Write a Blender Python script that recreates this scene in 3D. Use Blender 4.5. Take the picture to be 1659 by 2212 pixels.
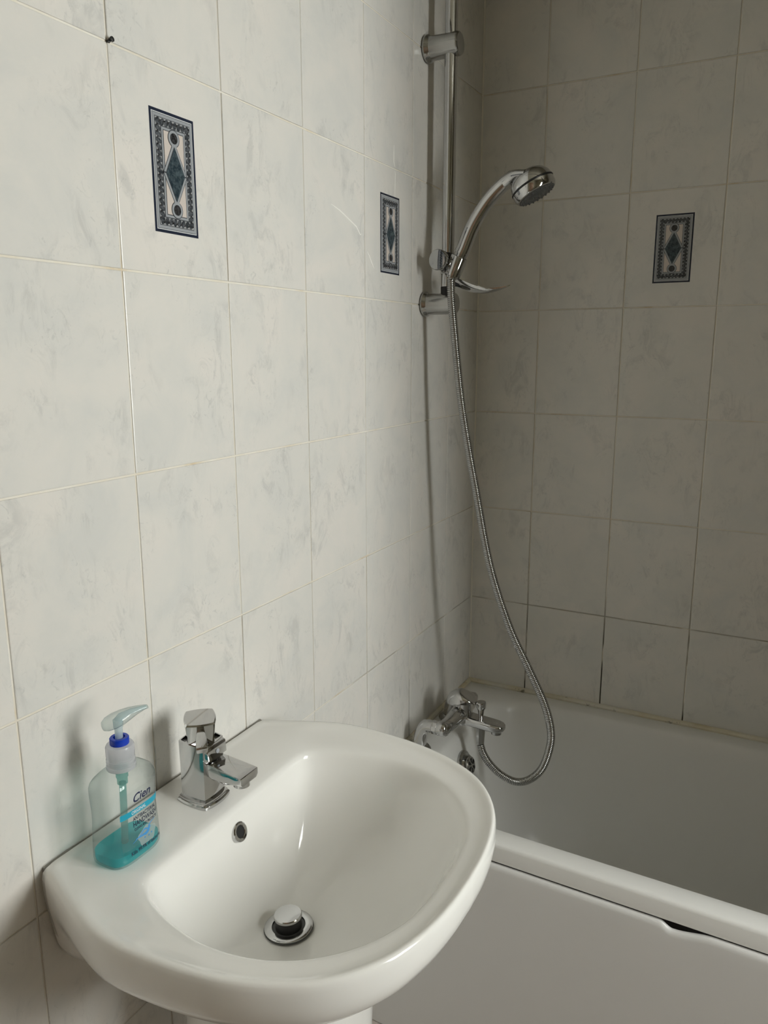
import bpy, bmesh, math, random
from mathutils import Vector, Matrix, Euler
random.seed(7)
for o in list(bpy.data.objects): bpy.data.objects.remove(o)
scene = bpy.context.scene
C = scene.collection
PI = math.pi

# ------------------------------------------------------------------ camera
cam_d = bpy.data.cameras.new('camera'); cam = bpy.data.objects.new('camera', cam_d); C.objects.link(cam)
cam_d.sensor_fit = 'VERTICAL'; cam_d.sensor_height = 36.0; cam_d.lens = 1675.0 / 2212.0 * 36.0
cam_d.clip_start = 0.01
_f = Vector((-0.45818983, 0.86508568, -0.20417845)); _r = Vector((0.88379314, 0.46787692, -0.00093744)); _u = _r.cross(_f)
M3 = Matrix((_r, _u, -_f)).transposed()
cam.matrix_world = Matrix.Translation((0.73534, -1.89442, 1.41452)) @ M3.to_4x4()
scene.camera = cam

# ------------------------------------------------------------------ world, daylight, exposure
W_Y0, W_Y1, W_Z0, W_Z1, W_X = -1.34, -0.70, 0.98, 2.00, 1.80      # window opening
world = bpy.data.worlds.new('sky'); scene.world = world; world.use_nodes = True
bg = world.node_tree.nodes['Background']
bg.inputs[0].default_value = (1.0, 0.978, 0.938, 1); bg.inputs[1].default_value = 22.8
pl = bpy.data.lights.new('window_portal', 'AREA'); pl.shape = 'RECTANGLE'; pl.size = W_Y1 - W_Y0; pl.size_y = W_Z1 - W_Z0
pl.cycles.is_portal = True
po = bpy.data.objects.new('window_portal', pl); C.objects.link(po)
po.location = (W_X + 0.16, (W_Y0 + W_Y1) / 2, (W_Z0 + W_Z1) / 2)
po.rotation_euler = Euler((PI / 2, 0, PI / 2))     # -Z axis of the lamp looks along -X
vs = scene.view_settings
vs.view_transform = 'Standard'; vs.look = 'None'; vs.gamma = 1.0; vs.use_curve_mapping = False
vs.exposure = 0.0
scene.cycles.transparent_max_bounces = 32
scene.cycles.max_bounces = 14
scene.cycles.diffuse_bounces = 6
scene.cycles.glossy_bounces = 6

# ------------------------------------------------------------------ materials
def mat(name):
    m = bpy.data.materials.new(name); m.use_nodes = True
    nt = m.node_tree; b = nt.nodes['Principled BSDF']
    return m, nt, b
def simple(name, col, rough=0.4, metal=0.0, spec=0.5, coat=0.0):
    m, nt, b = mat(name)
    b.inputs['Base Color'].default_value = (*col, 1); b.inputs['Roughness'].default_value = rough
    b.inputs['Metallic'].default_value = metal; b.inputs['Specular IOR Level'].default_value = spec
    b.inputs['Coat Weight'].default_value = coat
    return m
def N(nt, t, **kw):
    n = nt.nodes.new(t)
    for k, v in kw.items():
        if k in n.inputs: n.inputs[k].default_value = v
        else: setattr(n, k, v)
    return n
def ramp(nt, fac, stops):
    r = nt.nodes.new('ShaderNodeValToRGB'); e = r.color_ramp.elements
    e[0].position, e[0].color = stops[0][0], (*stops[0][1], 1); e[1].position, e[1].color = stops[-1][0], (*stops[-1][1], 1)
    for p, c in stops[1:-1]:
        k = e.new(p); k.color = (*c, 1)
    nt.links.new(fac, r.inputs[0]); return r.outputs[0]
def mixc(nt, fac, a, b, mode='MIX'):
    m = nt.nodes.new('ShaderNodeMix'); m.data_type = 'RGBA'; m.blend_type = mode
    for s, v in ((0, fac), (6, a), (7, b)):
        if hasattr(v, 'links'): nt.links.new(v, m.inputs[s])
        else: m.inputs[s].default_value = v if s == 0 else (*v, 1)
    return m.outputs[2]
def math_n(nt, op, a, b=None, clamp=False):
    m = nt.nodes.new('ShaderNodeMath'); m.operation = op; m.use_clamp = clamp
    for i, v in enumerate((a, b)):
        if v is None: continue
        if hasattr(v, 'links'): nt.links.new(v, m.inputs[i])
        else: m.inputs[i].default_value = v
    return m.outputs[0]

def tile_material():
    m, nt, b = mat('marbled_tile_glaze'); L = nt.links
    tc = N(nt, 'ShaderNodeTexCoord'); oi = N(nt, 'ShaderNodeObjectInfo')
    off = nt.nodes.new('ShaderNodeVectorMath'); off.operation = 'MULTIPLY_ADD'
    L.new(oi.outputs['Random'], off.inputs[0]); off.inputs[1].default_value = (37.0, 11.0, 53.0)
    L.new(tc.outputs['Object'], off.inputs[2])
    big = N(nt, 'ShaderNodeTexNoise', Scale=9.0, Detail=6.0, Roughness=0.62, Distortion=0.5); L.new(off.outputs[0], big.inputs['Vector'])
    c1 = ramp(nt, big.outputs[0], [(0.34, (0.70, 0.698, 0.675)), (0.50, (0.745, 0.732, 0.698)), (0.66, (0.78, 0.752, 0.712))])
    # wispy grey smudges, streaked on a slant
    mp = N(nt, 'ShaderNodeMapping'); L.new(off.outputs[0], mp.inputs[0]); mp.inputs['Rotation'].default_value = (0, 0.6, 0); mp.inputs['Scale'].default_value = (26, 26, 13)
    w = N(nt, 'ShaderNodeTexNoise', Scale=1.0, Detail=8.0, Roughness=0.72, Distortion=1.3); L.new(mp.outputs[0], w.inputs['Vector'])
    wm = ramp(nt, w.outputs[0], [(0.50, (0, 0, 0)), (0.63, (1, 1, 1))])
    pm = N(nt, 'ShaderNodeTexNoise', Scale=11.0, Detail=3.0); L.new(off.outputs[0], pm.inputs['Vector'])
    pmm = ramp(nt, pm.outputs[0], [(0.44, (0, 0, 0)), (0.60, (1, 1, 1))])
    k = math_n(nt, 'MULTIPLY', wm, pmm); k = math_n(nt, 'MULTIPLY', k, 0.54)
    # fine dark flecks and strokes inside the smudges
    f = N(nt, 'ShaderNodeTexNoise', Scale=70.0, Detail=4.0, Roughness=0.6, Distortion=2.0); L.new(off.outputs[0], f.inputs['Vector'])
    fm = ramp(nt, f.outputs[0], [(0.60, (0, 0, 0)), (0.68, (1, 1, 1))])
    k2 = math_n(nt, 'MULTIPLY', math_n(nt, 'MULTIPLY', fm, pmm), 0.30)
    col = mixc(nt, k, c1, (0.545, 0.543, 0.53)); col = mixc(nt, k2, col, (0.42, 0.43, 0.43))
    L.new(col, b.inputs['Base Color']); b.inputs['Roughness'].default_value = 0.22
    b.inputs['Specular IOR Level'].default_value = 0.45
    bn = N(nt, 'ShaderNodeTexNoise', Scale=14.0, Detail=2.0); L.new(off.outputs[0], bn.inputs['Vector'])
    bp = N(nt, 'ShaderNodeBump', Strength=0.08, Distance=0.01); L.new(bn.outputs[0], bp.inputs['Height']); L.new(bp.outputs[0], b.inputs['Normal'])
    return m
def grout_material():
    m, nt, b = mat('grout'); L = nt.links
    g = N(nt, 'ShaderNodeNewGeometry'); sep = N(nt, 'ShaderNodeSeparateXYZ'); L.new(g.outputs['Position'], sep.inputs[0])
    n1 = N(nt, 'ShaderNodeTexNoise', Scale=18.0, Detail=4.0); L.new(g.outputs['Position'], n1.inputs['Vector'])
    base = ramp(nt, n1.outputs[0], [(0.35, (0.80, 0.775, 0.71)), (0.6, (0.75, 0.70, 0.60)), (0.72, (0.66, 0.56, 0.40))])
    low = N(nt, 'ShaderNodeMapRange'); L.new(sep.outputs[2], low.inputs[0])
    for i, v in ((1, 0.84), (2, 0.66), (3, 0.0), (4, 1.0)): low.inputs[i].default_value = v
    # mould where the bath splashes: near the bath only
    by = N(nt, 'ShaderNodeMapRange'); L.new(sep.outputs[1], by.inputs[0])
    for i, v in ((1, -0.72), (2, -0.55), (3, 0.0), (4, 1.0)): by.inputs[i].default_value = v
    n2 = N(nt, 'ShaderNodeTexNoise', Scale=7.0, Detail=3.0); L.new(g.outputs['Position'], n2.inputs['Vector'])
    th = ramp(nt, n2.outputs[0], [(0.44, (0, 0, 0)), (0.52, (1, 1, 1))])
    k = math_n(nt, 'MULTIPLY', low.outputs[0], by.outputs[0]); k = math_n(nt, 'MULTIPLY', k, th)
    col = mixc(nt, k, base, (0.035, 0.032, 0.022))
    L.new(col, b.inputs['Base Color']); b.inputs['Roughness'].default_value = 0.85
    return m
def silicone_material():
    m, nt, b = mat('aged_silicone'); L = nt.links
    g = N(nt, 'ShaderNodeNewGeometry')
    n1 = N(nt, 'ShaderNodeTexNoise', Scale=9.0, Detail=4.0); L.new(g.outputs['Position'], n1.inputs['Vector'])
    base = ramp(nt, n1.outputs[0], [(0.35, (0.70, 0.68, 0.60)), (0.55, (0.66, 0.61, 0.47)), (0.72, (0.50, 0.40, 0.22))])
    n2 = N(nt, 'ShaderNodeTexNoise', Scale=34.0, Detail=5.0, Roughness=0.7); L.new(g.outputs['Position'], n2.inputs['Vector'])
    th = ramp(nt, n2.outputs[0], [(0.60, (0, 0, 0)), (0.66, (1, 1, 1))])
    col = mixc(nt, math_n(nt, 'MULTIPLY', th, 0.8), base, (0.06, 0.055, 0.04))
    L.new(col, b.inputs['Base Color']); b.inputs['Roughness'].default_value = 0.45
    return m
def wood_material():
    m, nt, b = mat('wood_floor'); L = nt.links
    g = N(nt, 'ShaderNodeNewGeometry')
    mp = N(nt, 'ShaderNodeMapping'); L.new(g.outputs['Position'], mp.inputs[0]); mp.inputs['Scale'].default_value = (3, 30, 3)
    n1 = N(nt, 'ShaderNodeTexNoise', Scale=1.5, Detail=6.0, Distortion=0.8); L.new(mp.outputs[0], n1.inputs['Vector'])
    L.new(ramp(nt, n1.outputs[0], [(0.3, (0.46, 0.41, 0.37)), (0.7, (0.58, 0.52, 0.48))]), b.inputs['Base Color'])
    b.inputs['Roughness'].default_value = 0.4
    return m
def thin_clear(name, tint, gloss_rough=0.05, ior=1.35, haze=0.0, haze_col=(0.8, 0.8, 0.8), edge=None):
    m = bpy.data.materials.new(name); m.use_nodes = True; nt = m.node_tree; L = nt.links
    nt.nodes.remove(nt.nodes['Principled BSDF']); out = nt.nodes['Material Output']
    t = N(nt, 'ShaderNodeBsdfTransparent'); t.inputs[0].default_value = (*tint, 1)
    if edge:      # longer path through the wall at grazing angles
        lw = N(nt, 'ShaderNodeLayerWeight'); lw.inputs[0].default_value = 0.22
        L.new(mixc(nt, lw.outputs['Facing'], tint, edge), t.inputs[0])
    gl = N(nt, 'ShaderNodeBsdfGlossy'); gl.inputs['Roughness'].default_value = gloss_rough
    fr = N(nt, 'ShaderNodeFresnel'); fr.inputs[0].default_value = ior
    geo = N(nt, 'ShaderNodeNewGeometry'); ff = math_n(nt, 'MULTIPLY', fr.outputs[0], math_n(nt, 'SUBTRACT', 1.0, geo.outputs['Backfacing']))
    mx = N(nt, 'ShaderNodeMixShader'); L.new(ff, mx.inputs[0]); L.new(gl.outputs[0], mx.inputs[2])
    if haze > 0:
        d = N(nt, 'ShaderNodeBsdfDiffuse'); d.inputs[0].default_value = (*haze_col, 1)
        tr = N(nt, 'ShaderNodeBsdfTranslucent'); tr.inputs[0].default_value = (*haze_col, 1)
        dm = N(nt, 'ShaderNodeMixShader'); dm.inputs[0].default_value = 0.5; L.new(d.outputs[0], dm.inputs[1]); L.new(tr.outputs[0], dm.inputs[2])
        hm = N(nt, 'ShaderNodeMixShader'); hm.inputs[0].default_value = haze; L.new(t.outputs[0], hm.inputs[1]); L.new(dm.outputs[0], hm.inputs[2])
        L.new(hm.outputs[0], mx.inputs[1])
    else: L.new(t.outputs[0], mx.inputs[1])
    L.new(mx.outputs[0], out.inputs[0])
    return m

M = {}
M['tile'] = tile_material(); M['grout'] = grout_material(); M['silicone'] = silicone_material(); M['wood'] = wood_material()
M['paint'] = simple('beige_paint', (0.33, 0.30, 0.22), 0.7)
M['ceil'] = simple('ceiling_paint', (0.34, 0.315, 0.245), 0.8)
M['door'] = simple('brown_door', (0.30, 0.19, 0.12), 0.45)
M['ceramic'] = simple('white_ceramic', (0.87, 0.865, 0.84), 0.10, spec=0.55)
M['acrylic'] = simple('white_acrylic', (0.80, 0.80, 0.785), 0.28)
M['panel'] = simple('bath_panel_plastic', (0.75, 0.75, 0.745), 0.35)
M['chrome'] = simple('chrome', (0.56, 0.56, 0.56), 0.06, 1.0)
M['chrome_dull'] = simple('worn_chrome', (0.44, 0.44, 0.43), 0.15, 1.0)
M['black'] = simple('black_rubber', (0.012, 0.012, 0.012), 0.5)
M['dark'] = simple('dark_void', (0.01, 0.01, 0.01), 0.8)
M['nozzle'] = simple('grey_nozzle_plastic', (0.07, 0.072, 0.07), 0.4)
M['caulk'] = simple('grimy_caulk', (0.34, 0.33, 0.30), 0.7)
M['painted_glint'] = simple('glint_white', (0.95, 0.94, 0.90), 0.3)
M['corner'] = simple('corner_sealant', (0.80, 0.775, 0.70), 0.6)
M['curtain'] = simple('curtain_fabric', (0.42, 0.40, 0.33), 0.8)
M['upvc'] = simple('white_upvc', (0.82, 0.82, 0.82), 0.35)
M['pane'] = thin_clear('window_glass', (0.94, 0.96, 0.96))
M['bottle'] = thin_clear('clear_plastic', (0.95, 0.965, 0.96), 0.04, 1.5, 0.05, (0.8, 0.85, 0.84), edge=(0.42, 0.52, 0.51))
M['cap'] = thin_clear('frosted_cap_plastic', (0.9, 0.91, 0.93), 0.25, 1.45, 0.62, (0.86, 0.86, 0.90))
M['pump'] = thin_clear('clear_pump_plastic', (0.92, 0.95, 0.95), 0.06, 1.45, 0.13, (0.80, 0.86, 0.85), edge=(0.45, 0.53, 0.52))
M['stem'] = thin_clear('frosted_stem_plastic', (0.88, 0.93, 0.95), 0.2, 1.45, 0.60, (0.80, 0.90, 0.92))
M['tube'] = thin_clear('teal_tube_plastic', (0.60, 0.82, 0.80), 0.1, 1.35, 0.30, (0.35, 0.62, 0.60))
M['blue'] = simple('blue_plastic', (0.004, 0.045, 0.50), 0.25)
M['liquid'] = thin_clear('teal_soap', (0.42, 0.92, 0.95), 0.03, 1.2, 0.45, (0.015, 0.66, 0.72))
M['navy_ink'] = simple('navy_ink', (0.012, 0.018, 0.07), 0.5)
M['grey_ink'] = simple('grey_ink', (0.012, 0.016, 0.05), 0.5)
M['cyan_ink'] = simple('cyan_ink', (0.015, 0.36, 0.52), 0.4)
M['white_ink'] = simple('white_ink', (0.72, 0.82, 0.86), 0.4)
M['milky'] = thin_clear('milky_label', (0.95, 0.96, 0.96), 0.1, 1.3, 0.45, (0.82, 0.84, 0.84))
M['blue_ink'] = simple('blue_ink', (0.06, 0.30, 0.66), 0.4)
M['d_navy'] = simple('motif_navy', (0.018, 0.024, 0.045), 0.2)
M['d_white'] = simple('motif_white', (0.72, 0.74, 0.75), 0.2)
M['d_pale'] = simple('motif_pale', (0.40, 0.41, 0.42), 0.2)
M['d_grey'] = simple('motif_grey', (0.34, 0.36, 0.385), 0.2)
M['d_line'] = simple('motif_line', (0.06, 0.065, 0.075), 0.2)
M['d_cream'] = simple('motif_cream', (0.64, 0.575, 0.53), 0.2)
def mottled(name, a, b_, sc):
    m, nt, b = mat(name); tc = N(nt, 'ShaderNodeTexCoord'); n = N(nt, 'ShaderNodeTexNoise', Scale=sc, Detail=5.0, Roughness=0.7)
    nt.links.new(tc.outputs['Object'], n.inputs['Vector'])
    nt.links.new(ramp(nt, n.outputs[0], [(0.40, a), (0.62, b_)]), b.inputs['Base Color']); b.inputs['Roughness'].default_value = 0.2
    return m
M['d_teal'] = mottled('motif_teal', (0.016, 0.030, 0.042), (0.075, 0.105, 0.120), 150.0)
M['d_dark'] = mottled('motif_dark', (0.010, 0.010, 0.011), (0.06, 0.06, 0.065), 260.0)
M['d_rope'] = mottled('motif_rope', (0.025, 0.030, 0.036), (0.12, 0.13, 0.145), 220.0)

# ------------------------------------------------------------------ mesh helpers
class MB:
    def __init__(s): s.v, s.f, s.mi = [], [], []
    def add(s, vs_, fs, mi=0):
        o = len(s.v); s.v += [tuple(p) for p in vs_]; s.f += [tuple(i + o for i in f) for f in fs]; s.mi += [mi] * len(fs)
    def box(s, a, b, mi=0, mat4=None):
        (x0, y0, z0), (x1, y1, z1) = a, b
        p = [(x0, y0, z0), (x1, y0, z0), (x1, y1, z0), (x0, y1, z0), (x0, y0, z1), (x1, y0, z1), (x1, y1, z1), (x0, y1, z1)]
        if mat4: p = [mat4 @ Vector(q) for q in p]
        s.add(p, [(0, 3, 2, 1), (4, 5, 6, 7), (0, 1, 5, 4), (1, 2, 6, 5), (2, 3, 7, 6), (3, 0, 4, 7)], mi)
    def loft(s, rings, cap0=True, cap1=True, mi=0, closed=True):
        n = len(rings[0]); base = len(s.v)
        for r in rings: s.v += [tuple(p) for p in r]
        for k in range(len(rings) - 1):
            for i in range(n if closed else n - 1):
                j = (i + 1) % n; a = base + k * n
                s.f.append((a + i, a + j, a + n + j, a + n + i)); s.mi.append(mi)
        if cap0: s.f.append(tuple(base + i for i in reversed(range(n)))); s.mi.append(mi)
        if cap1: s.f.append(tuple(base + (len(rings) - 1) * n + i for i in range(n))); s.mi.append(mi)
    def sweep(s, pts, rads, n=16, cap=True, mi=0, flat=None):
        """tube through pts with a radius (or (ra, rb)) for each; flat = reference side vector"""
        pts = [Vector(p) for p in pts]; rings = []; ref = None
        for i, p in enumerate(pts):
            t = (pts[min(i + 1, len(pts) - 1)] - pts[max(i - 1, 0)]).normalized()
            if ref is None:
                ref = Vector(flat) if flat else (Vector((0, 1, 0)) if abs(t.y) < 0.9 else Vector((1, 0, 0)))
            a = (ref - t * ref.dot(t)).normalized(); ref = a; b = t.cross(a)
            r = rads[i] if isinstance(rads, (list, tuple)) and not isinstance(rads, float) else rads
            ra, rb = r if isinstance(r, (list, tuple)) else (r, r)
            rings.append([p + a * (ra * math.cos(2 * PI * k / n)) + b * (rb * math.sin(2 * PI * k / n)) for k in range(n)])
        s.loft(rings, cap, cap, mi)
    def lathe(s, prof, org=(0, 0, 0), axis=(0, 0, 1), n=32, mi=0):
        """prof: (radius, height) pairs along axis"""
        ax = Vector(axis).normalized(); a = ax.orthogonal().normalized(); b = ax.cross(a); o = Vector(org)
        s.loft([[o + ax * h + a * (r * math.cos(2 * PI * k / n)) + b * (r * math.sin(2 * PI * k / n)) for k in range(n)] for r, h in prof],
               prof[0][0] > 1e-6, prof[-1][0] > 1e-6, mi)
    def build(s, name, m, parent=None, smooth=35, bevel=0, segs=2):
        me = bpy.data.meshes.new(name); me.from_pydata(s.v, [], s.f)
        for x in (m if isinstance(m, list) else [m]): me.materials.append(x)
        me.polygons.foreach_set('material_index', s.mi)
        bm = bmesh.new(); bm.from_mesh(me)
        bmesh.ops.remove_doubles(bm, verts=bm.verts, dist=1e-7)
        if bevel:
            es = [e for e in bm.edges if len(e.link_faces) == 2 and e.calc_face_angle(0) > math.radians(30)]
            bmesh.ops.bevel(bm, geom=es, offset=bevel, segments=segs, profile=0.5, affect='EDGES', clamp_overlap=True)
        bmesh.ops.recalc_face_normals(bm, faces=bm.faces)
        bm.to_mesh(me); bm.free()
        if smooth:
            me.shade_smooth(); me.set_sharp_from_angle(angle=math.radians(smooth))
        o = bpy.data.objects.new(name, me); C.objects.link(o)
        if parent: o.parent = parent
        return o
def thing(name, label, cat, group=None, loc=(0, 0, 0)):
    o = bpy.data.objects.new(name, None); C.objects.link(o); o.location = loc; o.empty_display_size = 0.05
    o['label'] = label; o['category'] = cat
    if group: o['group'] = group
    return o
def tag(o, label, cat):
    o['label'] = label; o['category'] = cat; return o
def struct(o, label):
    o['kind'] = 'structure'; o['label'] = label; return o
def lerp(a, b, t): return a + (b - a) * t
def sstep(a, b, x):
    t = min(1, max(0, (x - a) / (b - a))); return t * t * (3 - 2 * t)
def spline(pts, per=12):
    pts = [Vector(p) for p in pts]; q = [pts[0] * 2 - pts[1]] + pts + [pts[-1] * 2 - pts[-2]]; out = []
    for i in range(1, len(q) - 2):
        p0, p1, p2, p3 = q[i - 1:i + 3]
        for k in range(per):
            t = k / per
            out.append(0.5 * (2 * p1 + (p2 - p0) * t + (2 * p0 - 5 * p1 + 4 * p2 - p3) * t * t + (3 * p1 - p0 - 3 * p2 + p3) * t ** 3))
    return out + [pts[-1]]
def rrect(x0, x1, y0, y1, r, z, k=8):
    out = []
    for cx, cy, a0 in ((x1 - r, y1 - r, 0), (x0 + r, y1 - r, PI / 2), (x0 + r, y0 + r, PI), (x1 - r, y0 + r, 1.5 * PI)):
        for i in range(k + 1):
            a = a0 + PI / 2 * i / k; out.append(Vector((cx + r * math.cos(a), cy + r * math.sin(a), z)))
    return out

# ------------------------------------------------------------------ room shell
R0 = 1.76; TH = 0.25; TW = 0.20; GAP = 0.0026; PROUD = 0.0019
CEIL = 2.42; XA = 1.80; YF = -2.35; YN = -0.74           # alcove end, front wall, nib
COLS_L = [0.0, -0.1801] + [-0.1801 - TW * k for k in range(1, 11)] + [YF]
ROWS = [0.0] + [0.01 + TH * k for k in range(0, 10)] + [CEIL]
COLS_B = [0.0, 0.1587] + [0.1587 + TW * k for k in range(1, 9)] + [XA]

b = MB(); b.box((-0.12, YF - 0.12, -0.05), (-PROUD, 0.12, CEIL)); wall_left = struct(b.build('wall_left', M['grout'], smooth=0), 'wall of pale marbled tiles beside the basin')
b = MB(); b.box((-PROUD, PROUD, -0.05), (XA + 0.18, 0.12, CEIL)); wall_back = struct(b.build('wall_back', M['grout'], smooth=0), 'shaded tiled wall along the bath')
b = MB()
x0, x1 = W_X, W_X + 0.18
b.box((x0, YF, -0.05), (x1, W_Y0, CEIL)); b.box((x0, W_Y1, -0.05), (x1, PROUD, CEIL))
b.box((x0, W_Y0, -0.05), (x1, W_Y1, W_Z0)); b.box((x0, W_Y0, W_Z1), (x1, W_Y1, CEIL))
wall_right = struct(b.build('wall_right', M['paint'], smooth=0), 'painted window wall opposite the basin')
b = MB(); b.box((-PROUD, YF - 0.12, -0.05), (W_X + 0.18, YF, CEIL)); wall_front = struct(b.build('wall_front', M['paint'], smooth=0), 'painted wall with the door')
b = MB(); b.box((-0.12, YF - 0.12, CEIL), (XA + 0.18, 0.12, CEIL + 0.1)); struct(b.build('ceiling', M['ceil'], smooth=0), 'plain painted ceiling')
b = MB(); b.box((-PROUD, YF, -0.05), (XA, PROUD, 0.0)); struct(b.build('floor', M['wood'], smooth=0), 'brown wooden floor')
# door in the front wall
b = MB(); b.box((0.25, YF, 0.005), (1.01, YF + 0.02, 2.0)); door = struct(b.build('door_1', M['door'], bevel=0.002), 'brown wooden door')
b = MB()
for za, zb in ((0.15, 0.85), (1.0, 1.85)): b.box((0.36, YF + 0.02, za), (0.90, YF + 0.026, zb))
b.build('door_panel', M['door'], door, bevel=0.003)
b = MB(); b.lathe([(0.0, 0.0), (0.01, 0.0), (0.01, 0.03), (0.026, 0.035), (0.028, 0.05), (0.0, 0.058)], (0.32, YF + 0.02, 1.0), (0, 1, 0)); b.build('door_handle', M['chrome'], door)
# window
win = thing('window_1', 'white framed window', 'window'); del win['category']; win['kind'] = 'structure'
xw = W_X + 0.10
b = MB(); t = 0.05
b.box((xw, W_Y0, W_Z0), (xw + 0.05, W_Y1, W_Z0 + t)); b.box((xw, W_Y0, W_Z1 - t), (xw + 0.05, W_Y1, W_Z1))
b.box((xw, W_Y0, W_Z0 + t), (xw + 0.05, W_Y0 + t, W_Z1 - t)); b.box((xw, W_Y1 - t, W_Z0 + t), (xw + 0.05, W_Y1, W_Z1 - t))
b.build('frame', M['upvc'], win, smooth=0)
ym = (W_Y0 + W_Y1) / 2
b = MB(); b.box((xw, ym - 0.025, W_Z0 + t), (xw + 0.05, ym + 0.025, W_Z1 - t)); b.build('mullion', M['upvc'], win, smooth=0)
for ya, yb in ((W_Y0 + t, ym - 0.025), (ym + 0.025, W_Y1 - t)):
    b = MB(); b.box((xw + 0.022, ya, W_Z0 + t), (xw + 0.026, yb, W_Z1 - t)); b.build('pane', M['pane'], win, smooth=0)
b = MB(); b.box((W_X - 0.03, W_Y0 - 0.03, W_Z0 - 0.025), (xw, W_Y1 + 0.03, W_Z0)); b.build('window_sill', M['upvc'], win, bevel=0.004)

# ------------------------------------------------------------------ tiles (each one an object; alike tiles share a mesh)
tile_cache = {}
def tile_mesh(w, h):
    key = (round(w, 4), round(h, 4))
    if key in tile_cache: return tile_cache[key]
    hw, hh = w / 2 - GAP / 2, h / 2 - GAP / 2; e = 0.0010
    rings = [[(sx * (hw - d), -y, sz * (hh - d)) for sx, sz in ((-1, -1), (1, -1), (1, 1), (-1, 1))] for d, y in ((0, 0), (0, PROUD - e), (e * 0.35, PROUD - e * 0.35), (e * 1.3, PROUD))]
    mb = MB(); mb.loft(rings, False, True)
    me = bpy.data.meshes.new('tile'); me.from_pydata(mb.v, [], mb.f); me.materials.append(M['tile'])
    tile_cache[key] = me; return me
tiles = {}
def lay(parent, cols, rows, wall, ci, ri):
    a, b_ = cols; z0, z1 = rows; w = abs(b_ - a); h = z1 - z0
    if w < 0.02 or h < 0.02: return
    o = bpy.data.objects.new('tile', tile_mesh(w, h)); C.objects.link(o); o.parent = parent
    c = (a + b_) / 2; jit = lambda s: random.uniform(-s, s)
    if wall == 'L': o.location = (-PROUD + jit(0.00025), c, (z0 + z1) / 2); o.rotation_euler = (jit(0.0010), jit(0.0012), PI / 2 + jit(0.0018))
    else: o.location = (c, PROUD + jit(0.00025), (z0 + z1) / 2); o.rotation_euler = (jit(0.0012), jit(0.0010), jit(0.0018))
    tiles[(wall, ci, ri)] = o
for i in range(len(COLS_L) - 1):
    for k in range(len(ROWS) - 1):
        lay(wall_left, (COLS_L[i], COLS_L[i + 1]), (ROWS[k], ROWS[k + 1]), 'L', i, k)
for i in range(len(COLS_B) - 1):
    for k in range(len(ROWS) - 1):
        if ROWS[k + 1] > 0.55: lay(wall_back, (COLS_B[i], COLS_B[i + 1]), (ROWS[k], ROWS[k + 1]), 'B', i, k)

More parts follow.
